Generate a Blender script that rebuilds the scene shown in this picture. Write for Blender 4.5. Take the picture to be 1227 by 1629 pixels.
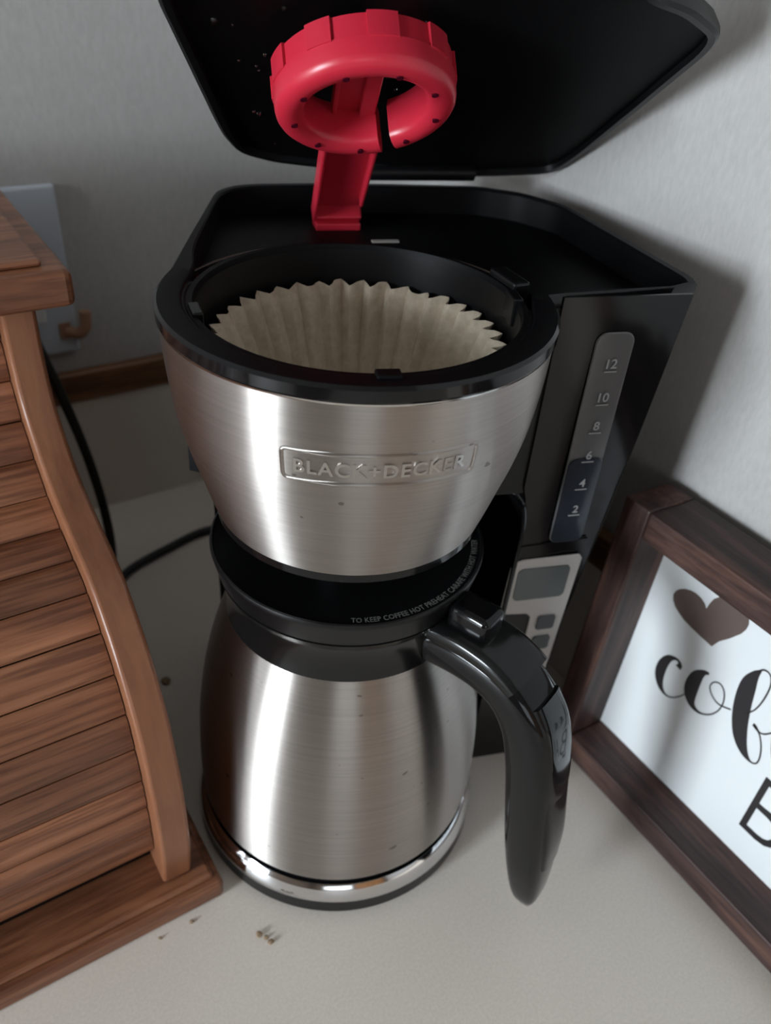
import bpy, bmesh, math, random
from mathutils import Vector, Matrix
for o in list(bpy.data.objects): bpy.data.objects.remove(o, do_unlink=True)
random.seed(7)
SC = bpy.context.scene; COL = SC.collection
PI = math.pi; R = math.radians; cos = math.cos; sin = math.sin

# ------------------------------------------------------------------ camera
PITCH, ROLL = .6294, .0815
cd = bpy.data.cameras.new('camera'); cam = bpy.data.objects.new('camera', cd); COL.objects.link(cam)
fw = Vector((0, cos(PITCH), -sin(PITCH))); rt = Vector((1, 0, 0)); up = rt.cross(fw)
r2 = rt*cos(ROLL)+up*sin(ROLL); u2 = -rt*sin(ROLL)+up*cos(ROLL)
m = Matrix((r2, u2, -fw)).transposed().to_4x4(); m.translation = (.0166, -.3032, .4247)
cam.matrix_world = m
cd.sensor_fit = 'HORIZONTAL'; cd.sensor_width = 36; cd.lens = 36*1308/1227
cd.clip_start = .01; cd.clip_end = 50
cd.dof.use_dof = True; cd.dof.focus_distance = .315; cd.dof.aperture_fstop = 13
SC.camera = cam
# ------------------------------------------------------------------ world, light, exposure
w = bpy.data.worlds.new('world'); SC.world = w; w.use_nodes = True
w.node_tree.nodes['Background'].inputs[0].default_value = (.80, .90, 1, 1)
w.node_tree.nodes['Background'].inputs[1].default_value = 1.0
SC.view_settings.view_transform = 'Standard'; SC.view_settings.look = 'None'
SC.view_settings.gamma = 1; SC.view_settings.use_curve_mapping = False
SC.view_settings.exposure = 0.16
WA = R(35.3)                                        # heading of the back-left wall
U = Vector((cos(WA), sin(WA), 0)); V = Vector((-sin(WA), cos(WA), 0))
def uvz(u, v, z=0): return U*u+V*v+Vector((0, 0, z))
UW, VW = .188, .344                                 # wall planes (right wall, left wall)
ROOM_U, ROOM_V, ZF, ZC = -2.4, -2.5, -.91, 1.55
def area_light(name, u0, v0, z0, du, sx, sz, power, color):
    l = bpy.data.lights.new(name, 'AREA'); l.shape = 'RECTANGLE'; l.size = sx; l.size_y = sz
    l.energy = power; l.color = color
    o = bpy.data.objects.new(name, l); COL.objects.link(o)
    o.location = uvz(u0, v0, z0)
    o.rotation_euler = Vector(du).to_track_quat('-Z', 'Z').to_euler()
    return o
WIN1 = (-.72, -.08, -.25, 1.35)                      # v0, v1, z0, z1 in the wall facing the sign's wall
area_light('window_daylight', ROOM_U-.03, (WIN1[0]+WIN1[1])/2, (WIN1[2]+WIN1[3])/2, U, WIN1[1]-WIN1[0], WIN1[3]-WIN1[2], 165, (.83, .925, 1))
FILL_WIN = (-1.90, -.80, .1, 1.15)                      # u0, u1 in the wall behind the camera; unseen opening added for fill
area_light('window_daylight', (FILL_WIN[0]+FILL_WIN[1])/2, ROOM_V-.03, (FILL_WIN[2]+FILL_WIN[3])/2, V, FILL_WIN[1]-FILL_WIN[0], FILL_WIN[3]-FILL_WIN[2], 4, (.95, .97, 1))  # weak area lamp added as soft fill from behind the camera

# ------------------------------------------------------------------ materials
def mat(name, col, rough=.5, metal=0, spec=.5, **k):
    m = bpy.data.materials.new(name); m.use_nodes = True
    b = m.node_tree.nodes['Principled BSDF']
    b.inputs['Base Color'].default_value = (*col, 1); b.inputs['Roughness'].default_value = rough
    b.inputs['Metallic'].default_value = metal; b.inputs['Specular IOR Level'].default_value = spec
    for a, v in k.items(): b.inputs[a.replace('_', ' ')].default_value = v
    return m
def nodes(m): return m.node_tree.nodes, m.node_tree.links, m.node_tree.nodes['Principled BSDF']
def coords(m, scale=(1, 1, 1), rot=(0, 0, 0)):
    N, L, b = nodes(m)
    t = N.new('ShaderNodeTexCoord'); p = N.new('ShaderNodeMapping')
    p.inputs['Scale'].default_value = scale; p.inputs['Rotation'].default_value = rot
    L.new(t.outputs['Object'], p.inputs[0]); return p.outputs[0]
def noise(m, vec, scale, detail=4, rough=.6, dist=0):
    N, L, b = nodes(m); n = N.new('ShaderNodeTexNoise')
    n.inputs['Scale'].default_value = scale; n.inputs['Detail'].default_value = detail
    n.inputs['Roughness'].default_value = rough; n.inputs['Distortion'].default_value = dist
    L.new(vec, n.inputs['Vector']); return n.outputs[0]
def ramp(m, fac, stops):
    N, L, b = nodes(m); r = N.new('ShaderNodeValToRGB')
    e = r.color_ramp.elements
    while len(e) < len(stops): e.new(.5)
    for x, (p, c) in zip(e, stops): x.position = p; x.color = (*c, 1)
    L.new(fac, r.inputs[0]); return r.outputs[0]
def mix(m, fac, a, b_, kind='MIX'):
    N, L, b = nodes(m); x = N.new('ShaderNodeMix'); x.data_type = 'RGBA'; x.blend_type = kind
    if isinstance(fac, float): x.inputs[0].default_value = fac
    else: L.new(fac, x.inputs[0])
    for s, i in ((a, 6), (b_, 7)):
        if isinstance(s, tuple): x.inputs[i].default_value = (*s, 1)
        else: L.new(s, x.inputs[i])
    return x.outputs[2]
def bump(m, h, strength, dist=.001):
    N, L, b = nodes(m); n = N.new('ShaderNodeBump'); n.inputs['Strength'].default_value = strength
    n.inputs['Distance'].default_value = dist; L.new(h, n.inputs['Height']); L.new(n.outputs[0], b.inputs['Normal'])
def setc(m, c): m.node_tree.links.new(c, nodes(m)[2].inputs['Base Color'])

def wood(name, dark, mid, light, stretch, scale=1, rough=.38, gloss=.5, fine=.75):
    m = mat(name, mid, rough, spec=gloss)
    v = coords(m, stretch); n1 = noise(m, v, 55*scale, 5, .62, .6); n2 = noise(m, v, 210*scale, 3, .7)
    c1 = ramp(m, n1, [(.28, dark), (.5, mid), (.72, light)])
    c2 = ramp(m, n2, [(.38, (.42, .36, .34)), (.56, (1, 1, 1))])
    setc(m, mix(m, fine, c1, c2, 'MULTIPLY')); bump(m, n2, .25, .0006)
    return m
OD, OM, OL = (.125, .046, .022), (.25, .098, .047), (.37, .16, .08)
oak_u = wood('oak grain along the box', OD, OM, OL, (.07, 1, 1))
oak_v = wood('oak grain along the depth', OD, OM, OL, (1, .08, .5))
oak_z = wood('oak grain upright', OD, OM, OL, (1, 1, .09))
oak_rail = wood('oak rail', (.17, .066, .033), (.235, .092, .045), (.29, .12, .058), (1, .25, .12), .8, .33, .5, .25)
honey = wood('honey oak door', (.40, .17, .06), (.60, .28, .11), (.72, .38, .17), (1, 1, .09), .4)
oak_slats = [wood('oak slat tone %d' % i, tuple(c*k for c in OD), tuple(c*k for c in OM), tuple(c*k for c in OL), (.045, 1, 1), 1.3, .40, .5, .9)
             for i, k in enumerate((.74, 1.0, 1.16))]
oak_trim = wood('oak trim', (.10, .042, .018), (.19, .085, .036), (.27, .125, .056), (.08, .08, 1), 1, .45)
wal_w = wood('dark stained wood across', (.020, .011, .010), (.058, .031, .026), (.17, .080, .056), (.10, 1, 1), 1, .5, .35)
wal_h = wood('dark stained wood upright', (.020, .011, .010), (.058, .031, .026), (.17, .080, .056), (1, 1, .10), 1, .5, .35)

steel = mat('brushed steel', (.66, .635, .61), .37, 1)
N, L, b = nodes(steel); b.inputs['Anisotropic'].default_value = .97; b.inputs['Anisotropic Rotation'].default_value = .25
tg = N.new('ShaderNodeTangent'); tg.direction_type = 'RADIAL'; tg.axis = 'Z'; L.new(tg.outputs[0], b.inputs['Tangent'])
v_ = coords(steel, (14, 14, 900)); n_ = noise(steel, v_, 1.0, 3)
sp = noise(steel, coords(steel, (1, 1, 1.8)), 150, 1, .4)
spots = ramp(steel, sp, [(.215, (.52, .50, .48)), (.245, (1, 1, 1))])
setc(steel, mix(steel, 1.0, ramp(steel, n_, [(.3, (.42, .386, .36)), (.7, (.49, .452, .422))]), spots, 'MULTIPLY')); bump(steel, n_, .025, .0002)
steel_edge = mat('rolled steel edge', (.75, .73, .70), .16, 1)
badge_m = mat('pressed steel letters', (.50, .475, .45), .22, 1)
chrome = mat('chrome', (.72, .72, .73), .07, 1)
black = mat('glossy black plastic', (.004, .004, .0045), .10, spec=.38)
black_s = mat('satin black plastic', (.005, .005, .0055), .32, spec=.35)
n_ = noise(black_s, coords(black_s), 900, 2); bump(black_s, n_, .06, .0002)
black_m = mat('dull black plastic', (.003, .003, .0035), .5, spec=.12)
collar_m = mat('smooth dark grey plastic', (.006, .006, .006), .16, spec=.42)
seam_m = mat('black seam', (.002, .002, .002), .8, spec=.1)
red = mat('red plastic', (.56, .022, .045), .32, spec=.5, Subsurface_Weight=.06)
red_d = mat('dark red hole', (.06, .002, .010), .8, spec=.05)
rubber = mat('black rubber cord', (.006, .006, .006), .5)
silver = mat('silver painted plastic', (.52, .50, .48), .32, .35)
lcd = mat('grey display', (.12, .135, .135), .12)
btn = mat('grey button', (.07, .08, .085), .25)
winm = mat('smoky clear window', (.115, .113, .115), .12)
waterm = mat('window over dark water', (.022, .027, .036), .06)
print_g = mat('pale print', (.30, .31, .31), .5); pale_m = mat('pale slot', (.45, .43, .40), .5)
print_d = mat('grey lid print', (.17, .17, .165), .6)
paper = mat('unbleached paper', (.50, .41, .29), .85, spec=.1)
n_ = noise(paper, coords(paper), 260, 4); setc(paper, ramp(paper, n_, [(.3, (.52, .445, .335)), (.7, (.68, .60, .47))])); bump(paper, n_, .3, .0004)
lam = mat('beige laminate', (.62, .56, .49), .42, spec=.4)
n_ = noise(lam, coords(lam), 700, 2); n2 = noise(lam, coords(lam), 9, 3)
setc(lam, mix(lam, .35, ramp(lam, n_, [(.35, (.68, .615, .545)), (.65, (.78, .71, .635))]), ramp(lam, n2, [(.3, (.70, .635, .56)), (.7, (.77, .70, .625))])))
bump(lam, n_, .06, .0002)
wallm = mat('painted wall', (.60, .595, .58), .75, spec=.25)
n_ = noise(wallm, coords(wallm, (1, 1, .35)), 420, 3); setc(wallm, ramp(wallm, n_, [(.3, (.415, .40, .385)), (.7, (.47, .455, .44))])); bump(wallm, n_, .25, .0004)
ceilm = mat('ceiling paint', (.26, .245, .225), .9); farm = mat('warm beige room paint', (.30, .235, .185), .8); floorm = wood('floor boards', (.10, .06, .035), (.19, .12, .07), (.25, .16, .10), (.08, 1, 1), .2, .4)
plate_m = mat('pale plastic plate', (.55, .60, .66), .35)
panel_m = mat('white printed panel', (.74, .76, .77), .16, spec=.55)
ink = mat('charcoal ink', (.020, .017, .018), .4)
ink_h = mat('taupe ink', (.115, .082, .072), .4)
crumb_m = mat('brown crumb', (.30, .21, .13), .8)
water_drop = mat('water drop', (.9, .95, 1), .02, spec=.6, Transmission_Weight=1.0)
white_p = mat('white paint', (.75, .75, .73), .45)
brass = mat('brushed nickel', (.5, .48, .45), .3, 1)
tan_m = mat('tan plastic', (.36, .20, .12), .5)

# ------------------------------------------------------------------ helpers
def link(o, parent):
    COL.objects.link(o)
    if parent: o.parent = parent
    return o
def obj(name, verts, faces, m, parent=None, smooth=35, bevel=0, seg=2):
    me = bpy.data.meshes.new(name); me.from_pydata([tuple(v) for v in verts], [], faces); me.update()
    bm = bmesh.new(); bm.from_mesh(me); bmesh.ops.remove_doubles(bm, verts=bm.verts, dist=1e-6)
    bmesh.ops.recalc_face_normals(bm, faces=bm.faces); bm.to_mesh(me); bm.free()
    me.materials.append(m)
    if smooth:
        me.polygons.foreach_set('use_smooth', [True]*len(me.polygons)); me.set_sharp_from_angle(angle=R(smooth))
    o = bpy.data.objects.new(name, me); link(o, parent)
    if bevel:
        b = o.modifiers.new('bevel', 'BEVEL'); b.width = bevel; b.segments = seg; b.limit_method = 'ANGLE'; b.angle_limit = R(40)
        b.harden_normals = False
    return o
def thing(name, label, cat, loc=(0, 0, 0), rotz=0, group=None):
    o = bpy.data.objects.new(name, None); COL.objects.link(o); o.empty_display_size = .02
    o.location = loc; o.rotation_euler = (0, 0, rotz); o['label'] = label; o['category'] = cat
    if group: o['group'] = group
    return o
def tag(o, label, cat, group=None):
    o['label'] = label; o['category'] = cat
    if group: o['group'] = group
    return o
def struct(o): o['kind'] = 'structure'; return o
def boxv(x0, x1, y0, y1, z0, z1):
    v = [(x, y, z) for x in (x0, x1) for y in (y0, y1) for z in (z0, z1)]
    return v, [(0, 1, 3, 2), (4, 6, 7, 5), (0, 4, 5, 1), (2, 3, 7, 6), (0, 2, 6, 4), (1, 5, 7, 3)]
def merge(parts):
    V_, F_ = [], []
    for v, f in parts:
        k = len(V_); V_ += [tuple(p) for p in v]; F_ += [tuple(i+k for i in q) for q in f]
    return V_, F_
def lathe(prof, n=96, a0=0., a1=2*PI, close=False):
    full = abs(a1-a0-2*PI) < 1e-6; k = n if full else n+1; V_, F_ = [], []; mlen = len(prof)
    for i in range(k):
        a = a0+(a1-a0)*i/n
        V_ += [(r*cos(a), r*sin(a), z) for r, z in prof]
    for i in range(n):
        j = (i+1) % k
        for q in range(mlen if close else mlen-1):
            p = (q+1) % mlen
            F_.append((i*mlen+q, j*mlen+q, j*mlen+p, i*mlen+p))
    if close and not full: F_ += [tuple(range(mlen)), tuple((k-1)*mlen+q for q in range(mlen))]
    return V_, F_
def loft(rings, cap0=True, cap1=True, closed=True):
    n = len(rings[0]); V_ = [p for r in rings for p in r]; F_ = []
    for i in range(len(rings)-1):
        for k in range(n if closed else n-1):
            j = (k+1) % n; F_.append((i*n+k, i*n+j, (i+1)*n+j, (i+1)*n+k))
    if cap0: F_.append(tuple(range(n)))
    if cap1: F_.append(tuple((len(rings)-1)*n+k for k in range(n)))
    return V_, F_
def catmull(pts, per=8):
    P = [Vector(p) for p in pts]; P = [2*P[0]-P[1]]+P+[2*P[-1]-P[-2]]; out = []
    for i in range(1, len(P)-2):
        for k in range(per):
            t = k/per; a, b, c, d = P[i-1:i+3]
            out.append(.5*((2*b)+(c-a)*t+(2*a-5*b+4*c-d)*t*t+(3*b-a-3*c+d)*t**3))
    out.append(P[-2]); return out
def tube(pts, r, n=10, per=8):
    P = catmull(pts, per); rings = []; nrm = None
    for i, p in enumerate(P):
        t = (P[min(i+1, len(P)-1)]-P[max(i-1, 0)]).normalized()
        if nrm is None: nrm = t.orthogonal().normalized()
        nrm = (nrm-t*nrm.dot(t)).normalized(); bn = t.cross(nrm)
        rings.append([p+(nrm*cos(2*PI*k/n)+bn*sin(2*PI*k/n))*r for k in range(n)])
    return loft(rings)
def prism(poly, z0, z1): return loft([[(x, y, z0) for x, y in poly], [(x, y, z1) for x, y in poly]])
def text_mesh(s, size, bold=0, extrude=0, spacing=1, res=4):
    c = bpy.data.curves.new('t', 'FONT'); c.body = s; c.size = size; c.offset = bold; c.extrude = extrude
    c.space_character = spacing; c.resolution_u = res
    o = bpy.data.objects.new('t', c); COL.objects.link(o)
    me = o.to_mesh(); v = [tuple(p.co) for p in me.vertices]; f = [tuple(p.vertices) for p in me.polygons]
    o.to_mesh_clear(); bpy.data.objects.remove(o, do_unlink=True); bpy.data.curves.remove(c)
    x0 = min(p[0] for p in v); x1 = max(p[0] for p in v); y0 = min(p[1] for p in v); y1 = max(p[1] for p in v)
    return v, f, (x0, x1, y0, y1)
def rrect(x0, x1, y0, y1, r, n=5):
    out = []
    for cx, cy, a in ((x1-r, y1-r, 0), (x0+r, y1-r, PI/2), (x0+r, y0+r, PI), (x1-r, y0+r, 1.5*PI)):
        out += [(cx+r*cos(a+PI/2*k/n), cy+r*sin(a+PI/2*k/n)) for k in range(n+1)]
    return out

# ------------------------------------------------------------------ the setting
def setting(name, parts, m): 
    o = obj(name, *merge(parts), m, None, 0); o.rotation_euler = (0, 0, WA); return struct(o)
T = .12
WL = setting('wall_left', [boxv(ROOM_U, UW, VW, VW+T, ZF, ZC)], wallm)
WR = setting('wall_right', [boxv(UW, UW+T, ROOM_V, VW+T, ZF, ZC)], wallm)
a0, a1, c0, c1 = WIN1
setting('wall_far', [boxv(ROOM_U-T, ROOM_U, ROOM_V, a0, ZF, ZC), boxv(ROOM_U-T, ROOM_U, a1, VW+T, ZF, ZC),
                     boxv(ROOM_U-T, ROOM_U, a0, a1, ZF, c0), boxv(ROOM_U-T, ROOM_U, a0, a1, c1, ZC)], farm)
a0, a1, c0, c1 = FILL_WIN
setting('wall_front', [boxv(ROOM_U-T, a0, ROOM_V-T, ROOM_V, ZF, ZC), boxv(a1, UW+T, ROOM_V-T, ROOM_V, ZF, ZC),
                       boxv(a0, a1, ROOM_V-T, ROOM_V, ZF, c0), boxv(a0, a1, ROOM_V-T, ROOM_V, c1, ZC)], farm)
setting('floor', [boxv(ROOM_U-T, UW+T, ROOM_V-T, VW+T, ZF-.1, ZF)], floorm)
setting('ceiling', [boxv(ROOM_U-T, UW+T, ROOM_V-T, VW+T, ZC, ZC+.1)], ceilm)
def frame_parts(axis, p, a0, a1, c0, c1):
    t = .045; q = []
    rects = [(a0, a1, c0, c0+t), (a0, a1, c1-t, c1), (a0, a0+t, c0+t, c1-t), (a1-t, a1, c0+t, c1-t), (a0+t, a1-t, (c0+c1)/2-.015, (c0+c1)/2+.015)]
    for r in rects:
        q.append(boxv(p-.04, p+.01, *r) if axis == 'u' else boxv(r[0], r[1], p-.04, p+.01, r[2], r[3]))
    return q
for k, (ax, p, W_) in enumerate((('u', ROOM_U+.012, WIN1), ('v', ROOM_V+.012, FILL_WIN))):  # the second frame only surrounds the added fill lamp
    setting('window_%d' % (k+1), frame_parts(ax, p, *W_), white_p)
# unseen oak door behind the camera, added for its brown reflection in the steel
d = setting('door_1', [boxv(-.72, .08, ROOM_V, ROOM_V+.03, ZF, ZF+2.03)], honey)
obj('door_panel', *merge([boxv(x, x+.28, ROOM_V+.03, ROOM_V+.04, z, z+h) for x in (-.66, -.26) for z, h in ((ZF+.2, .7), (ZF+1.05, .85))]), honey, d, 0, .006)
# L-shaped countertop with its backsplash, on base cabinets
CT = thing('countertop', 'beige laminate countertop running into the corner under the coffee maker', 'countertop', (0, 0, 0), WA)
ux, vx = UW-.635, VW-.635
obj('counter_slab', *prism([(UW-.0005, VW-.0005), (ROOM_U+.6, VW-.0005), (ROOM_U+.6, vx), (ux, vx), (ux, -1.6), (UW-.0005, -1.6)], -.038, 0), lam, CT, 0)
obj('backsplash', *boxv(ROOM_U+.6, UW-.006, VW-.007, VW-.0003, .0002, .1022), lam, WL, 0)
obj('backsplash', *boxv(UW-.007, UW-.0003, -1.6, VW-.0003, .0002, .1022), lam, WR, 0)
def trim(name, *b): return setting(name, [boxv(*b)], oak_trim)
t1 = trim('trim_1', ROOM_U+.6, UW-.0096, VW-.0096, VW, .1022, .1272)
t2 = trim('trim_2', UW-.0096, UW, -1.6, VW, .1022, .1272)
for t in (t1, t2):
    b_ = t.modifiers.new('bevel', 'BEVEL'); b_.width = .003; b_.segments = 3
def cabinet(label, x0, x1, y0, y1, face):
    c = thing('base_cabinet', label, 'cabinet', uvz((x0+x1)/2, (y0+y1)/2, ZF), WA); ox, oy = (x0+x1)/2, (y0+y1)/2
    bb = lambda a, b, c_, d_, z0, z1: boxv(a-ox, b-ox, c_-oy, d_-oy, z0, z1)
    obj('body', *bb(x0, x1, y0, y1, 0, -.0385-ZF), oak_z, c, 0)
    for k in range(2):
        if face == 'v':
            s = (x1-x0)/2; dr = obj('door', *bb(x0+k*s+.01, x0+(k+1)*s-.01, y0-.018, y0, .1, .82), oak_z, c, 0, .004)
            obj('handle', *bb(x0+s-.03+k*.05, x0+s-.02+k*.05, y0-.04, y0-.018, .6, .72), brass, dr, 0, .003)
        else:
            s = (y1-y0)/2; dr = obj('door', *bb(x0-.018, x0, y0+k*s+.01, y0+(k+1)*s-.01, .1, .82), oak_z, c, 0, .004)
            obj('handle', *bb(x0-.04, x0-.018, y0+s-.03+k*.05, y0+s-.02+k*.05, .6, .72), brass, dr, 0, .003)
cabinet('oak base cabinet with two doors under the counter below the bread box', -1.2, ux-.02, vx+.03, VW-.002, 'v')
cabinet('oak base cabinet with two doors under the counter below the coffee sign', ux+.03, UW-.002, -1.2, vx+.0, 'u')

# ------------------------------------------------------------------ coffee maker
PH = R(16)
CM = thing('coffee_maker', 'black and brushed steel drip coffee maker with its lid raised', 'coffee maker', (0, 0, 0), PH)
OUT = [(.076, -.004), (.110, -.003), (.1410, -.002), (.1485, .001), (.1500, .0095), (.1435, .061), (.1355, .1160), (.120, .138), (.098, .151), (.045, .1545), (.0076, .1555),
       (-.027, .1530), (-.037, .149), (-.0450, .140), (-.061, .072), (-.0745, .012)]
RC = .0768                                           # radius of the rim round the basket
def ray_out(th):
    d = Vector((cos(th), sin(th))); best = 0
    for i in range(len(OUT)-1):
        a, b_ = Vector(OUT[i]), Vector(OUT[i+1]); e = b_-a; den = d.x*e.y-d.y*e.x
        if abs(den) < 1e-9: continue
        t = (a.x*e.y-a.y*e.x)/den; s = (a.x*d.y-a.y*d.x)/den
        if t > 0 and -1e-6 <= s <= 1+1e-6: best = max(best, t)
    return best
NA = 240; TH = [2*PI*i/NA for i in range(NA)]
RO = [max(RC, ray_out(t)) for t in TH]
# rounded a little
for _ in range(1): RO = [(RO[i-1]+2*RO[i]+RO[(i+1) % NA])/4 for i in range(NA)]
BK = [min(1, max(0, (r-RC-.0005)/.004)) for r in RO]  # 1 where the housing reaches past the round basket
def mixf(a, b_, t): return a+(b_-a)*t
def ring_of(rs, zs): return [(r*cos(t), r*sin(t), z) for r, t, z in zip(rs, TH, zs)]
def const(z): return [z]*NA
ZR = .306
BS = BK[:]
for _ in range(34): BS = [(BS[i-1]+BS[i]*2+BS[(i+1) % NA])/4 for i in range(NA)]
BS = [max(a, min(1, max(0, (r-RC-.012)/.03))) for a, r in zip(BS, RO)]
lip = [mixf(.0672, max(.0672, r-.0055), b_) for r, b_ in zip(RO, BS)]
fl = [mixf(ZR-.0012, ZR-.0140, min(1, b_*1.4)) for b_ in BS]
rim = [ring_of([r-.0006 for r in RO], const(ZR-.0062)), ring_of(RO, const(ZR-.0052)), ring_of(RO, const(ZR-.0012)), ring_of([r-.0012 for r in RO], const(ZR)),
       ring_of([r+.0008 for r in lip], const(ZR)), ring_of(lip, [mixf(ZR-.0003, ZR-.001, b_) for b_ in BS]), ring_of([r-.0006 for r in lip], fl),
       ring_of(const(.0660), fl), ring_of(const(.0652), const(ZR-.0018)), ring_of(const(.0630), const(ZR-.0018)), ring_of(const(.0622), const(ZR-.004)), ring_of(const(.0620), const(ZR-.02))]
obj('rim', *loft(rim[:4], False, False), black, CM, 28)
obj('rim_top', *loft(rim[3:6], False, False), black_m, CM, 28)
obj('top_recess', *loft(rim[5:9], False, False), black_m, CM, 28)
obj('basket_ring', *loft(rim[8:], False, False), black_m, CM, 28)
# housing wall below the rim, inside the steel shell at the front
def housing_r(z, front):
    out = []
    k = 1-.075*(ZR-z)/.118
    for t, r, b_ in zip(TH, RO, BK):
        x, y = r*cos(t), r*sin(t)
        if x > 0: x *= k
        out.append((x, y, z) if b_ > .02 else (front*cos(t), front*sin(t), z))
    return out
obj('housing', *loft([housing_r(ZR-.006, .070), housing_r(.265, .066), housing_r(.235, .055), housing_r(.208, .045)], False, True), black_s, CM, 30)
# lower body: column behind and to the right of the carafe
def col(z):
    k = 1-.075*(ZR-z)/.118 if z > .118 else .8805-.03*(.118-z)/.118
    P = [(.0885, -.004), (.150*.93, -.002), (.1455, .003), (.147, .010), (.143, .061), (.1350, .1160), (.120, .138), (.098, .151), (.045, .1545), (.0076, .1555), (-.027, .153), (-.037, .149), (-.045, .140),
         (-.058, .085), (-.050, .078), (-.03, .089), (0, .094), (.03, .090), (.055, .078), (.075, .058), (.086, .03)]
    return [((x*k if i in range(1, 9) else x), y+(.008*(.208-z)/.208 if i < 3 else 0), z) for i, (x, y) in enumerate(P)]
obj('body', *loft([col(0), col(.004), col(.118), col(.2085)]), black_s, CM, 25)
# glossy front panel of the reservoir column, with water window and controls
def panel_pt(x, z):
    # front plane of the column: y from the lofted corners
    return -.0048 if z > .2085 else -.0048+.0080*(.2085-z)/.2085
def on_panel(poly, off, thick):
    a = [(x, panel_pt(x, z)-off-thick, z) for x, z in poly]; b_ = [(x, panel_pt(x, z)-off, z) for x, z in poly]
    return loft([b_, a])
def edge(z): return (.1415)*(1-.085*(ZR-z)/.118) if z > .118 else .1415*(.8645-.03*(.118-z)/.118)
fp = [(.084, .0), (.0865, .195), (.082, .212), (.083, ZR-.0015)]+[(edge(z), z) for z in (ZR-.0015, .25, .2085, .16, .118, .06, 0)]
obj('front_panel', *on_panel(fp, -.0005, .0015), black, CM, 25)
ww = obj('water_window', *on_panel(rrect(.1010, .1190, .176, .289, .005), .0008, .0012), winm, CM, 30, .0006)
obj('water_level', *on_panel(rrect(.1016, .1184, .1766, .2265, .004), .0020, .0003), waterm, ww, 30)
for s, z in (('12', .2747), ('10', .2585), ('8', .2440), ('6', .2285), ('4', .2130), ('2', .1975)):
    v, f, bb = text_mesh(s, .0062, .0001)
    cx = (bb[0]+bb[1])/2
    v = [(.1105+p[0]-cx, panel_pt(.11, z+p[1])-.0026, z+p[1]-.002) for p in v]
    g = boxv(.1075, .1135, panel_pt(.11, z)-.0026, panel_pt(.11, z)-.0022, z-.0039, z-.0034)
    obj('cup_mark', *merge([(v, f), g]), print_g, ww, 0)
obj('panel_seam', *on_panel([(.083, .1745), (.1225, .1765), (.1225, .1775), (.083, .1755)], .0008, .0004), seam_m, CM, 0)
cpo = [(.0895, .1665), (.0860, .1650), (.0838, .1610), (.0832, .1325), (.0850, .1285), (.0990, .1270), (.1015, .1240), (.1020, .070), (.1195, .070), (.1225, .1640), (.1205, .1668)]
cp = obj('control_panel', *on_panel(cpo, .0008, .0014), silver, CM, 30, .0006)
obj('display', *on_panel(rrect(.0885, .1170, .1385, .1605, .003), .0021, .0006), lcd, cp, 30)
for z in (.1195, .1035, .0875):
    obj('button', *on_panel(rrect(.1060, .1165, z-.0052, z+.0052, .002), .0021, .0012), btn, cp, 30, .0005)
# arch-shaped edge of the cavity
obj('cavity_edge', *tube([(.0842, -.005, .118), (.0850, -.006, .170), (.0845, -.0065, .195), (.080, -.004, .2065), (.070, .010, .211)], .0013, 8), black, CM)
# round base with chrome band
obj('base', *lathe([(.0, .0), (.0782, 0), (.0796, .0015), (.0796, .0098), (.0790, .0104)], 120), black_s, CM)
obj('base_chrome_band', *lathe([(.0790, .0100), (.0799, .0107), (.0797, .0124), (.0790, .0148), (.0780, .0172), (.0768, .0192), (.0757, .0203)], 120), chrome, CM, 60)
obj('warming_plate', *lathe([(.0759, .0201), (.0752, .0203), (.0748, .0190), (.0, .0190)], 96), black, CM)
obj('base_bridge', *prism([(-.055, .03), (-.05, .10), (.10, .10), (.088, .02), (.06, .0)], .001, .0185), black_s, CM, 25)
# steel basket shell
SH = [(.0740, .3002), (.0757, .2998), (.0756, .2950), (.0751, .285), (.0741, .274), (.0725, .262), (.0693, .248), (.0655, .235), (.0623, .224), (.0595, .2152), (.0585, .2150)]
prof = [(p.x, p.y) for p in catmull([(r, z, 0) for r, z in SH[1:-1]], 6)]
sh = obj('basket_shell', *lathe([SH[0]]+prof+[SH[-1]], 160), steel, CM, 50)
obj('shell_edge', *lathe([(.0752, .3004), (.0761, .2999), (.0760, .2990), (.0752, .2985)], 160), steel_edge, CM, 60)
obj('basket_foot', *lathe([(.0592, .2155), (.0590, .2110), (.0560, .2085), (.02, .2085), (.018, .2000), (0, .2000)], 96), black, CM)
def shell_r(z):
    for (ra, za), (rb, zb) in zip(prof, prof[1:]):
        if zb <= z <= za: return ra+(rb-ra)*(za-z)/(za-zb)
    return prof[0][0]
ZB, AB = .2735, R(-94.5)                             # badge centre
def wrap(x, y, h):
    z = ZB+y; a = AB+x/.0738; r = shell_r(z)+h
    return (r*cos(a), r*sin(a), z)
def stroke_loop(pts, wd, h):
    # raised band along a closed outline, with sloped sides
    n = len(pts); rings = []
    for i in range(n):
        p, a, b_ = Vector(pts[i]), Vector(pts[i-1]), Vector(pts[(i+1) % n]); t = (b_-a).normalized(); nn = Vector((-t.y, t.x))
        rings.append([wrap(*(p+nn*wd), -.0001), wrap(*(p+nn*wd*.4), h), wrap(*(p-nn*wd*.4), h), wrap(*(p-nn*wd), -.0001)])
    rings.append(rings[0]); return loft(rings, False, False, False)
bd = [];  hw, hh = .0345, .0062
base_r = rrect(-hw, hw, -hh, hh, .0018, 4)
for i in range(len(base_r)):
    p, q = Vector(base_r[i]), Vector(base_r[(i+1) % len(base_r)]); n = max(1, int((q-p).length/.002))
    bd += [tuple(p+(q-p)*k/n) for k in range(n)]
bf = obj('badge_border', *stroke_loop(bd, .0009, .0006), steel, sh, 60)
bp = []
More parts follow.
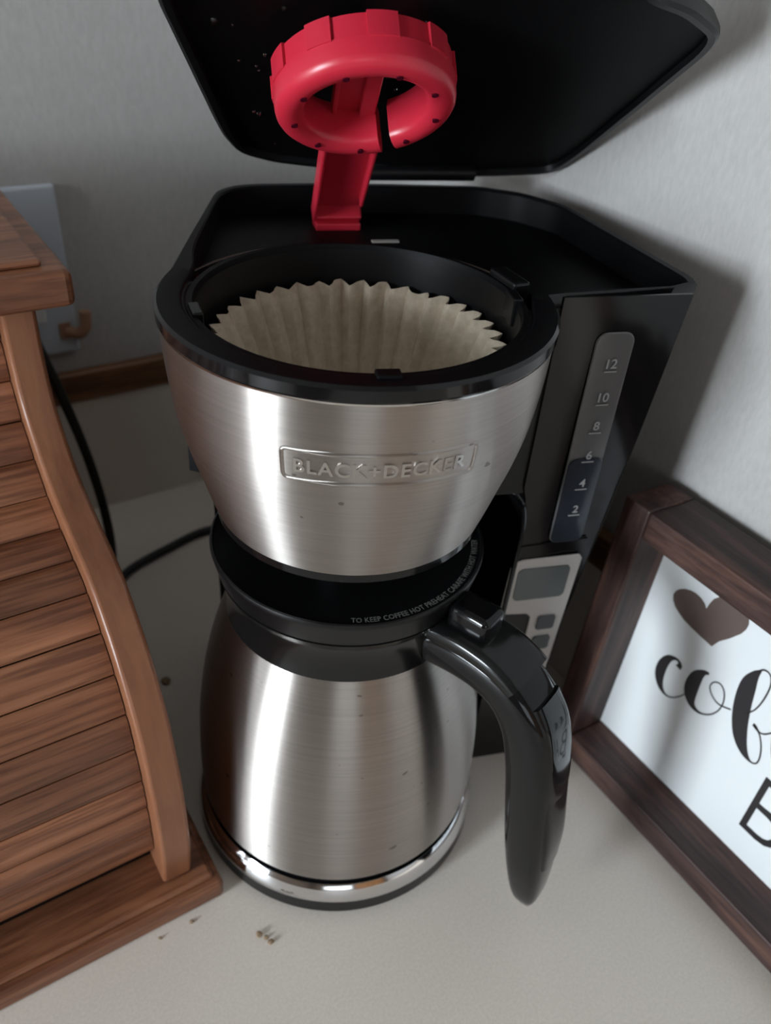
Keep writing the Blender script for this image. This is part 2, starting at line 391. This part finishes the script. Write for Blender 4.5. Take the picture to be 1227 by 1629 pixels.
v, f, bb = text_mesh('BLACK+DECKER', .0080, .00016, .0, 1.12)
sx = (2*hw-.0085)/(bb[1]-bb[0]); cx = (bb[0]+bb[1])/2; cy = (bb[2]+bb[3])/2
bm = bmesh.new()
vs = [bm.verts.new(((p[0]-cx)*sx, (p[1]-cy)*.98, 0)) for p in v]
for q in f:
    try: bm.faces.new([vs[i] for i in q])
    except ValueError: pass
bmesh.ops.remove_doubles(bm, verts=bm.verts, dist=1e-7)
ext = bmesh.ops.extrude_face_region(bm, geom=bm.faces[:])
for g in ext['geom']:
    if isinstance(g, bmesh.types.BMVert): g.co.z = .00055
bmesh.ops.recalc_face_normals(bm, faces=bm.faces)
v = [wrap(p.co.x, p.co.y, p.co.z-.00005) for p in bm.verts]; bm.verts.index_update(); f = [tuple(x.index for x in q.verts) for q in bm.faces]; bm.free()
obj('badge_lettering', v, f, badge_m, sh, 0)
# black inner bowl
obj('basket_bowl', *lathe([(.0622, .3020), (.0615, .290), (.0595, .270), (.0555, .250), (.047, .232), (.030, .224), (0, .223)], 120), black_s, CM, 60)
for a in range(-160, -10, 9):
    pass
nt = R(-94.0)
def polar_box(a, r0, r1, hw_, z0, z1):
    c, s = cos(a), sin(a); V_, F_ = boxv(r0, r1, -hw_, hw_, z0, z1)
    return [(x*c-y*s, x*s+y*c, z) for x, y, z in V_], F_
obj('rim_tab', *polar_box(nt, .0648, .0705, .0042, ZR-.003, ZR+.0010), black_m, CM, 0, .0006)
for a, wd in ((187, .0055), (357, .0055)):
    obj('basket_clip', *polar_box(R(a), .0605, .0645, wd, ZR-.012, ZR-.0005), black_s, CM, 0, .0006)
obj('basket_pivot', *polar_box(R(12), .0640, .0720, .010, ZR-.008, ZR+.001), black_s, CM, 0, .0012)
obj('vent_slot', *boxv(.0275, .0415, .0985, .1015, ZR-.0138, ZR-.0128), pale_m, CM, 0, .0003)  # small pale plate on the floor of the recess

# lid, raised about its rear hinge
BL = R(34); H2, HZ = .1550, ZR+.004
def lid_pt(s, d, h):
    # s along the hinge, d from hinge towards the lid front, h above the lid plane
    return (s, H2-d*cos(BL)+h*sin(BL), HZ+d*sin(BL)+h*cos(BL))
LP = [(.098, -.003), (.118, -.001), (.139, .002), (.1445, .008), (.1475, .030), (.1495, .086), (.1500, .138), (.1470, .150), (.1256, .1645), (.106, .1720), (.085, .195), (.060, .222), (.025, .238),
      (-.015, .235), (-.045, .215), (-.065, .185), (-.0672, .155), (-.0645, .1437), (-.0466, .0652), (-.0415, .045), (-.0335, .0255), (-.0171, .0151), (.0062, .0085), (.05, .001)]
LO = []
for i in range(len(LP)):
    p, q = Vector(LP[i]), Vector(LP[(i+1) % len(LP)]); n = max(2, int((q-p).length/.004))
    LO += [p+(q-p)*k/n for k in range(n)]
for _ in range(2): LO = [(LO[i-1]+LO[i]*2+LO[(i+1) % len(LO)])/4 for i in range(len(LO))]
LO = [tuple(p) for p in LO]
cxl, cyl_ = .045, .110
def inset(k, dd=0): 
    out = []
    for x, y in LO:
        v = Vector((x-cxl, y-cyl_)); l = v.length; v *= (l-k)/l; out.append((v.x+cxl, v.y+cyl_))
    return out
def lring(k, h): return [lid_pt(x, y, h) for x, y in inset(k)]
lid = obj('lid', *loft([lring(.0050, .0030), lring(.0048, .0002), lring(.0020, 0), lring(.0003, .0012), lring(0, .0045), lring(.0016, .0095), lring(.008, .0125), lring(.03, .0145)], False), black_s, CM, 30)
obj('lid_liner', *loft([lring(.030, .0040), lring(.012, .0036), lring(.0049, .0030)], True, False), black_m, lid, 30)
for (s, d, hw_) in ((.052, .004, .043),):
    hp = tube([lid_pt(s-hw_, d, .000), lid_pt(s, d, .000), lid_pt(s+hw_, d, .000)], .0040, 14, 3)
    obj('hinge', *hp, black_s, CM)
rd = random.Random(3)
dv = []
for i in range(36):
    dd = rd.uniform(.03, .15); s = rd.uniform(-.020-.26*(dd-.0255), .03); rr = rd.choice((.0005, .0006, .0008, .0012))
    if s < -.065+.0: continue
    if (s+.055)*.9 < (dd-.02)*-.3: continue
    c = Vector(lid_pt(s, dd, .0033)); V_, F_ = [], []
    n = 8
    for j, (q, hgt) in enumerate(((1, 0), (.8, .5), (.35, .8))):
        V_ += [Vector(lid_pt(s+rr*q*cos(2*PI*k/n), dd+rr*1.3*q*sin(2*PI*k/n), .0034-rr*hgt)) for k in range(n)]
    for j in range(2): F_ += [(j*n+k, j*n+(k+1) % n, (j+1)*n+(k+1) % n, (j+1)*n+k) for k in range(n)]
    F_.append(tuple(2*n+k for k in range(n))); dv.append((V_, F_))
o = obj('water_droplets', *merge(dv), water_drop, lid, 60); o['kind'] = 'stuff'; o['label'] = 'small water droplets under the lid'

# red spray head: ring on a swinging arm
BR = R(38.5); PY, PZ = .1230, .2965
def sp_pt(s, d, h): return (s, PY-d*cos(BR)+h*sin(BR), PZ+d*sin(BR)+h*cos(BR))
def sp_map(g): return [sp_pt(*p) for p in g[0]], g[1]
CS, CDD = .0075, .1085; RR = .0345
RI = RR-.0110
sec = [(RI, .0015)]+[(RI+(RR-RI)*(1-cos(PI*k/10))/2, -.0045*sin(PI*k/10)+.0010) for k in range(1, 10)]+[(RR, .0010), (RR+.0003, .0070), (RR-.0004, .0072), (RR-.0004, .0150), (RR-.003, .0158), (RI+.002, .0150), (RI, .0110)]
g0 = R(-61); gap = R(12)
V_, F_ = lathe(sec, 96, g0+gap/2, g0-gap/2+2*PI, True)
# the local frame: angle 0 = +s, 90deg = towards the lid front; gap near the arm on its right
V_ = [(CS+x, CDD+y, z) for x, y, z in V_]
sh_ = obj('spray_ring', *sp_map((V_, F_)), red, CM, 40)
for k in range(9):
    a = g0+gap/2+R(12)+k*R(319)/8*1.0
    rh = (RI+RR)/2-.0012; c = (CS+rh*cos(a), CDD+rh*sin(a))
    V_, F_ = lathe([(.0013, -.0030), (.0013, -.0041), (0, -.0041)], 12)
    V_ = [(x+c[0], y+c[1], z+.0003) for x, y, z in V_]; obj('spray_hole', *sp_map((V_, F_)), red_d, sh_, 0)
for a, wd in ((90, 9), (128, 8), (50, 9), (165, 9), (15, 8), (200, 8)):   # raised tabs on the outside of the ring
    a0_, a1_ = R(a-wd), R(a+wd)
    g = lathe([(RR-.001, .0060), (RR+.0008, .0066), (RR+.0008, .0152), (RR-.001, .0156)], 8, a0_, a1_, True)
    obj('ring_tab', *sp_map(([(CS+x, CDD+y, z) for x, y, z in g[0]], g[1])), red, sh_, 30)
arm = []
def lbox(s0, s1, d0, d1, h0, h1):
    V_, F_ = boxv(s0, s1, d0, d1, h0, h1)
    return sp_map(([(x-.085*max(0, y), y, z) for x, y, z in V_], F_))
AX = .0155
arm = [lbox(AX-.0120, AX+.0110, -.004, .078, .0065, .0085), lbox(AX-.0132, AX-.0112, -.005, .080, .0, .0088), lbox(AX+.0095, AX+.0115, .010, .070, .002, .0088), lbox(AX-.0132, AX+.0115, -.0055, .0015, .000, .0088)]
ar = obj('spray_arm', *merge(arm), red, CM, 0, .0008)
obj('cross_bar', *merge([lbox(.0085+CS-.0085, .0085+CS+.0085, CDD-.028, CDD+.0235, .0120, .0140), lbox(.0085+CS-.0100, .0085+CS-.0080, CDD-.028, CDD+.0235, .0090, .0140), lbox(.0085+CS+.0080, CS+.0100, CDD-.028, CDD+.0235, .0090, .0140)]), red, ar, 0, .0006)
obj('arm_foot', *boxv(AX-.0128, AX+.0105, PY-.004, PY+.008, ZR-.0142, PZ-.001), red, ar, 0, .0008)

# power cord of the coffee maker, from the outlet behind the bread box
def wl(p): # world -> coffee maker frame
    c, s = cos(-PH), sin(-PH); return (p[0]*c-p[1]*s, p[0]*s+p[1]*c, p[2])
cr = .0033
pts = [uvz(-.075, .325, .215), uvz(-.0745, .296, .213), uvz(-.0745, .272, .190), uvz(-.066, .262, .150), uvz(-.058, .255, .105), uvz(-.054, .248, .060), uvz(-.056, .238, .025), uvz(-.066, .222, .006), uvz(-.080, .202, .0036),
       uvz(-.0750, .205, .0036), Vector((-.176, .172, .0036)), Vector((-.155, .201, .0036)), Vector((-.127, .230, .0036)), Vector((-.09, .232, .005)), Vector((-.064, .205, .010)), Vector((-.05, .160, .018)), Vector((-.0455, .134, .02))]
pts = pts[:8]+pts[10:]
pc = obj('power_cord', *tube([wl(p) for p in pts], cr, 10, 10), rubber, CM, 60)
pv, pf = boxv(-.075-.011, -.075+.011, .312, VW-.006, .203, .227)
obj('plug', [wl(uvz(*p)) for p in pv], pf, rubber, pc, 0, .004)

# ------------------------------------------------------------------ paper filter
nf, nz = 36*6, 9
rings = []
rf = random.Random(5); jit = [rf.uniform(-1, 1) for _ in range(36)]
for k in range(nz+1):
    t = k/nz; r_ = []
    for i in range(nf):
        a = 2*PI*i/nf; fl_ = i/6.0; ph = 2*PI*(fl_ % 1)
        j = jit[int(fl_) % 36]
        r0 = mixf(.029, .0565, t**.85); amp = mixf(.0006, .0024, t)*(1+.45*j)
        z = mixf(.2265, .2890, t)
        if k == nz: z += .0003*sin(ph)+.0009*j*(.5-.5*cos(ph))
        rr = r0+amp*(sin(ph)+.35*sin(2*ph+j))
        r_.append((rr*cos(a), rr*sin(a), z))
    rings.append(r_)
PF = tag(obj('coffee_filter', *loft(rings, True, False), paper, None, 50), 'fluted tan paper filter inside the open brew basket', 'filter')
sm = PF.modifiers.new('thickness', 'SOLIDIFY'); sm.thickness = .0003; sm.offset = 1

# ------------------------------------------------------------------ thermal carafe
HA = R(-35)
CF = thing('carafe', 'brushed steel thermal carafe with black handle under the brew basket', 'carafe', (0, 0, .0192), HA)
zo = .0192
def lz(pr): return [(r, z-zo) for r, z in pr]
SP = [(.0752, .0240), (.0762, .0290), (.0765, .045), (.0760, .062), (.0747, .080), (.0724, .098), (.0690, .116), (.0645, .133), (.0600, .1465), (.0578, .1530)]
cprof = [(p.x, p.y) for p in catmull([(r, z, 0) for r, z in SP], 6)]
obj('steel_body', *lathe(lz([(.0735, .0236)]+cprof+[(.0560, .1535)]), 160), steel, CF, 50)
obj('foot_ring', *lathe(lz([(0, .0192), (.0730, .0192), (.0745, .0200), (.0745, .0240), (.0735, .0245)]), 120), black, CF)
cl_ = obj('collar', *lathe(lz([(.0568, .1505), (.0582, .1508), (.0574, .156), (.0574, .165), (.0584, .172), (.0600, .1760), (.0604, .1768), (.0590, .1772)]), 140), collar_m, CF, 50)
ld = obj('carafe_lid', *lathe(lz([(.0590, .1770), (.0602, .1775), (.0618, .1830), (.0630, .1885), (.0634, .1900), (.0630, .1912), (.0622, .1915), (.0615, .1905), (.055, .1902), (.030, .1898), (.0, .1898)]), 140), black_s, CF, 40)
v, f, bb = text_mesh('TO KEEP COFFEE HOT PREHEAT CARAFE WITH HOT WATER', .0040, .00004, 0, 1.0, 2)
arc0, arc1 = R(-84)-HA, R(2)-HA; rt_ = .0588
kx = (arc1-arc0)/(bb[1]-bb[0])
v = [((rt_-.0015+p[1])*cos(arc0+p[0]*kx), (rt_-.0015+p[1])*sin(arc0+p[0]*kx), .19050-zo+.00012) for p in v]
# letters read from the front: their tops point at the lid centre
v2 = []
for x, y, z in v:
    a = math.atan2(y, x); r = math.hypot(x, y); v2.append(((2*rt_-r)*cos(a), (2*rt_-r)*sin(a), z))
obj('lid_lettering', v2, f, print_d, ld, 0)
# handle: sections along a path in the vertical plane of the handle
def handle_sweep(path, n=20, power=2.6):
    P = catmull([(x, 0, z) for x, z, a, b_ in path], 6); A = catmull([(a, b_, 0) for x, z, a, b_ in path], 6); rings = []
    for i, p in enumerate(P):
        t = (P[min(i+1, len(P)-1)]-P[max(i-1, 0)]).normalized(); nn = Vector((-t.z, 0, t.x)); a, b_ = A[i].x, A[i].y; r_ = []
        for k in range(n):
            q = 2*PI*k/n; c, s = cos(q), sin(q)
            r_.append(p+Vector((0, 1, 0))*a*math.copysign(abs(c)**(2/power), c)+nn*b_*math.copysign(abs(s)**(2/power), s))
        rings.append([(x, y, z-zo) for x, y, z in r_])
    return loft(rings)
hd = obj('handle', *handle_sweep([(.0560, .1620, .0138, .0100), (.0720, .1632, .0138, .0100), (.0860, .1618, .0138, .0102), (.0985, .1562, .0138, .0112), (.1088, .1430, .0138, .0126), (.1148, .1230, .0138, .0128),
                                 (.1185, .0970, .0136, .0120), (.1220, .0710, .0130, .0112), (.1252, .0480, .0118, .0095), (.1276, .0300, .0090, .0070), (.1288, .0200, .0045, .0035)], 28, 3.4), black, CF, 60)
obj('handle_top', *handle_sweep([(.0570, .1722, .0142, .0052), (.072, .1732, .0142, .0052), (.0865, .1717, .0143, .0052), (.0960, .1682, .0143, .0052), (.1010, .1652, .0143, .0051)], 28, 3.4), collar_m, CF, 45)
obj('handle_grip', *handle_sweep([(.1105, .1590, .0100, .0034), (.1180, .1470, .0104, .0032), (.1230, .1300, .0104, .0032), (.1270, .1040, .0104, .0030), (.1312, .0780, .0098, .0028), (.1330, .0600, .0080, .0020)], 24, 3.2), black, hd, 60)
obj('thumb_lever', *prism(rrect(.0615, .0825, -.0078, .0078, .0035, 5), .176-zo, .1885-zo), black, CF, 40, .0028, 4)

# ------------------------------------------------------------------ roll-top bread box
BU, BV = -.300, .135
BB = thing('bread_box', 'brown oak roll-top bread box with slatted curved front beside the coffee maker', 'bread box', uvz(BU, BV, 0), WA)
def bl(g): return [(x-BU, y-BV, z) for x, y, z in g[0]], g[1]
BR0, BR1 = -.515, -.0850
bs = obj('base_board', *bl(boxv(BR0, BR1, -.0310, .296, .0, .0125)), oak_u, BB, 0, .0025)
obj('base_step', *bl(boxv(BR0+.004, BR1-.004, -.0265, .292, .0125, .0165)), oak_u, BB, 0, .0016)
PRO = [(.1125, .2745), (.1130, .262), (.1125, .246), (.1065, .2255), (.0830, .2035), (.0560, .1935), (.0300, .1860), (.0110, .1715), (-.0030, .1560), (-.0145, .1350), (-.0195, .1180), (-.0242, .0900), (-.0245, .0500), (-.0190, .0165)]
pc_ = [(p.x, p.y) for p in catmull([(a, b_, 0) for a, b_ in PRO], 6)]
for u0_, u1_ in ((-.1125, -.0975), (-.5025, -.4875)):
    poly = pc_+[(.285, .0165), (.285, .2745)]
    g = loft([[(u0_, y, z) for y, z in poly], [(u1_, y, z) for y, z in poly]])
    obj('side_panel', *bl(g), oak_rail, BB, 30, .0045, 4)
obj('back_panel', *bl(boxv(-.4875, -.1125, .277, .285, .0165, .2745)), oak_u, BB, 0)
rb = obj('roof_board', *bl(boxv(BR0+.002, -.0815, .1030, .302, .2750, .2915)), oak_u, BB, 0, .0035, 3)
obj('roof_step', *bl(boxv(BR0+.012, -.0915, .1120, .296, .2915, .2945)), oak_u, rb, 0, .0018)
# tambour: each slat of its own
def offset_curve(c, d):
    out = []
    for i, p in enumerate(c):
        a, b_ = Vector(c[max(i-1, 0)]), Vector(c[min(i+1, len(c)-1)]); t = (b_-a).normalized(); out.append(Vector(p)+Vector((-t.y, t.x))*-d if False else Vector(p)+Vector((-t.y, t.x))*d)
    return out
tc = offset_curve(pc_, .0125)                        # runs downwards; inwards is to the left of travel
S = [0]
for a, b_ in zip(tc, tc[1:]): S.append(S[-1]+(b_-a).length)
def at_s(s):
    for i in range(len(S)-1):
        if S[i] <= s <= S[i+1]:
            k = (s-S[i])/(S[i+1]-S[i]+1e-12); return tc[i].lerp(tc[i+1], k), (tc[i+1]-tc[i]).normalized()
    return tc[-1], (tc[-1]-tc[-2]).normalized()
pitch = .0192; k = 0; s = .001; rs = random.Random(11)
SL0, SL1 = -.4870, -.1130
while s+pitch < S[-1]-.002:
    ring0 = []
    for q, h in ((.0008, -.006), (.0003, -.0003), (.0016, .0008), (.005, .0012), (pitch-.005, .0012), (pitch-.0016, .0008), (pitch-.0003, -.0003), (pitch-.0008, -.006)):
        p, t = at_s(s+q); n = Vector((t.y, -t.x)); ring0.append(p+n*h)
    g = loft([[(SL0, p.x, p.y) for p in ring0], [(SL1, p.x, p.y) for p in ring0]])
    o = obj('slat', *bl(g), oak_slats[rs.choice((0, 1, 1, 2))], BB, 40)
    # each slat cut from another part of the board
    s += pitch; k += 1
lin = [at_s(S[-1]*i/40)[0] for i in range(41)]; nn_ = [at_s(S[-1]*i/40)[1] for i in range(41)]
back_ = [p-Vector((t.y, -t.x))*.0075 for p, t in zip(lin, nn_)]; front_ = [p-Vector((t.y, -t.x))*.0055 for p, t in zip(lin, nn_)]
poly = front_+back_[::-1]
obj('tambour_liner', *bl(loft([[(SL0, p.x, p.y) for p in poly], [(SL1, p.x, p.y) for p in poly]])), black_m, BB, 0)

# ------------------------------------------------------------------ coffee sign
SG = thing('coffee_sign', 'dark wood framed white sign with a heart and script lettering against the wall', 'sign', (.1323, .0486, .0021))
A_, TL = -.9664, .0574; ML, MT, SD, PD, HS, SW = .0169, .0169, .0345, .0264, .1858, .250
Wd = Vector((cos(A_), sin(A_), 0)); Bd = Vector((-sin(A_), cos(A_), 0)); Zd = Vector((0, 0, 1))
upv = Bd*sin(TL)+Zd*cos(TL); nb = Bd*cos(TL)-Zd*sin(TL)
SG.rotation_euler = Matrix((Wd, nb, upv)).transposed().to_euler()
g = .0002
for nm, b_, mm in (('frame_side', (0, ML, 0, SD, 0, HS), wal_h), ('frame_side', (SW-ML, SW, 0, SD, 0, HS), wal_h),
                   ('frame_rail', (ML+g, SW-ML-g, 0, SD, HS-MT, HS-.0003), wal_w), ('frame_rail', (ML+g, SW-ML-g, 0, SD, .0003, MT), wal_w)):
    obj(nm, *boxv(*b_), mm, SG, 0, .0012)
pn = obj('panel', *boxv(ML-.004, SW-ML+.004, PD, PD+.004, MT-.004, HS-MT+.004), panel_m, SG, 0)
YP = PD-.00025
def flat(poly, y=None):
    y = YP if y is None else y
    return [(x/1000, y, z/1000) for x, z in poly], [tuple(range(len(poly)))]
def pen(pts, per=7):
    # calligraphic stroke: (x, z, width) in mm
    C_ = catmull(pts, per); V_, F_ = [], []
    for i, p in enumerate(C_):
        a, b_ = C_[max(i-1, 0)], C_[min(i+1, len(C_)-1)]; t = Vector((b_.x-a.x, b_.y-a.y))
        t = t.normalized() if t.length > 1e-9 else Vector((1, 0)); n = Vector((-t.y, t.x))*max(p.z, .5)/2
        V_ += [((p.x+n.x)/1000, YP, (p.y+n.y)/1000), ((p.x-n.x)/1000, YP, (p.y-n.y)/1000)]
    for i in range(len(C_)-1): F_.append((2*i, 2*i+1, 2*i+3, 2*i+2))
    return V_, F_
def sh_pts(pts, dx, dz=0): return [(a+dx, b_+dz, c) for a, b_, c in pts]
heart = [(62.4, 121.3), (55, 121.8), (48.1, 122.6), (42.5, 123.6), (38.2, 125.2), (34.6, 127.0), (32.0, 129.8), (30.9, 133), (31.6, 136), (33.1, 138.4), (36, 140.8), (39.6, 142.4), (43, 142.9), (46.5, 142.4), (49.5, 141.0), (51.4, 138.9),
         (51.9, 143), (53.0, 147), (55.9, 151), (60, 154), (65, 155.2), (70, 154.2), (73.6, 151), (75.0, 147.5), (74.9, 144), (73.6, 140), (69.2, 132.8), (64.9, 127.1)]
obj('heart', *flat(heart), ink_h, pn, 0)
cst = [(50.2, 94.3, 3.6), (50.6, 96.4, 3), (49.2, 98.2, 1.6), (46.4, 98.0, 2.0), (43.0, 94.8, 4.4), (41.2, 88.5, 6.4), (41.6, 81.0, 6.4), (44.6, 75.0, 4.0), (49.0, 72.3, 1.6), (53.5, 73.6, .9), (57.5, 78.2, .8), (60.4, 83.5, .7)]
ost = [(67.4, 105.4, 1.4), (64.6, 103.6, 3.2), (62.2, 98.5, 7), (61.6, 91.0, 8.6), (62.8, 84.6, 7.6), (66.2, 80.0, 4), (71.5, 79.2, 1.4), (76.8, 82.8, .9), (80.2, 89.0, .8), (80.9, 96.0, .8), (79.0, 102.2, .9), (75.4, 105.0, .9), (71.8, 103.2, .8), (70.8, 99.0, .8), (73.6, 95.2, .8), (79.0, 93.3, .9), (86.0, 96.0, .9)]
fst = [(90.6, 129.0, 1.2), (89.0, 124.6, 4.5), (88.3, 117.2, 8.5), (89.6, 106.2, 9.8), (92.6, 94.5, 9.6), (96.6, 85.4, 8.2), (101.6, 79.5, 5.0), (106.6, 77.2, 1.4), (109.6, 78.8, .9), (110.0, 83.0, .9), (108.2, 89.4, .9), (105.0, 95.0, .9), (101.6, 97.9, 1.4), (99.3, 98.4, 2.2)]
ftp = [(88.9, 126.5, 1.0), (91.6, 130.6, 1.0), (95.4, 130.6, .9), (97.9, 125.6, .9), (98.2, 116, .9), (96.8, 107, .8), (93.8, 101, .8)]
fex = [(100.0, 98.2, 2.0), (103.0, 96.9, .9), (106.4, 98.2, .9), (110.4, 104.0, .9)]
est = [(0, 0, .9), (8, 6, .9), (12, 14, 1), (9, 19, 1.4), (4, 16, 5), (2.5, 8, 7), (5, 0, 5), (10, -3.5, 1.4), (16, 0, .9), (20, 6, .8)]
strokes = [cst, ost, fst, ftp, fex]+[sh_pts(q, 23, 4) for q in (fst, ftp, fex)]+[sh_pts(est, 133, 100), sh_pts(est, 153, 103)]
obj('script_lettering', *merge([pen(q) for q in strokes]), ink, pn, 0)
v, f, bb = text_mesh('BAR', 1.0, -.012, 0, 1.05)
k_ = .0405/(bb[3]-bb[2])
v = [(.1172+(p[0]-bb[0])*k_*.78, YP, .0365+(p[1]-bb[2])*k_) for p in v]
obj('block_lettering', v, f, ink, pn, 0)

# ------------------------------------------------------------------ small things
OP = thing('wall_outlet', 'pale plastic outlet cover plate on the wall behind the bread box', 'outlet', uvz(-.0685, VW-.0003, .2035), WA)
obj('cover_plate', *boxv(-.0365, .0365, -.0055, 0, -.060, .060), plate_m, OP, 0, .002)
for z in (.02, -.02): obj('receptacle', *boxv(-.016, .016, -.0062, -.005, z-.014, z+.014), white_p, OP, 0, .0006)
bent_pts = [(-.0400, -.004, .1600), (-.0330, -.010, .1590), (-.0280, -.012, .1640), (-.0265, -.012, .1760)]
TP = tag(obj('wall_hook', *merge([tube([(x+.033, y, z-.165) for x, y, z in bent_pts], .0042, 10, 6), boxv(-.012, -.004, -.0066, .0, -.010, .002)]), tan_m, None, 40), 'small tan hook on the wall beside the outlet plate', 'hook')
TP.location = uvz(-.033, VW-.0003, .165); TP.rotation_euler = (0, 0, WA)  # tan bent tube with a small block, set on the wall
rc = random.Random(21)
for i, (x, y, r, lab) in enumerate(((-.1200, .0675, .0034, 'tan crumb on the counter between the bread box and the coffee maker'), (-.0300, -.0940, .0018, 'tiny brown crumb on the counter in front of the carafe base'),
                        (-.0262, -.0952, .0013, 'tiny brown crumb on the counter in front of the carafe base'), (-.0236, -.0972, .0017, 'tiny brown crumb on the counter in front of the carafe base'),
                        (-.0791, -.0997, .0009, 'tiny speck on the counter near the front edge of the bread box'), (-.0655, -.0903, .0012, 'tiny speck on the counter near the front edge of the bread box'))):
    bm = bmesh.new(); bmesh.ops.create_icosphere(bm, subdivisions=2, radius=r)
    for q in bm.verts: q.co *= rc.uniform(.75, 1.15); q.co.z *= .5
    zm = min(q.co.z for q in bm.verts)
    for q in bm.verts: q.co.z -= zm
    me = bpy.data.meshes.new('crumb'); bm.to_mesh(me); bm.free(); me.materials.append(crumb_m)
    o = bpy.data.objects.new('crumb', me); COL.objects.link(o); o.location = (x, y, 0); tag(o, lab, 'crumb', 'crumbs on the counter')
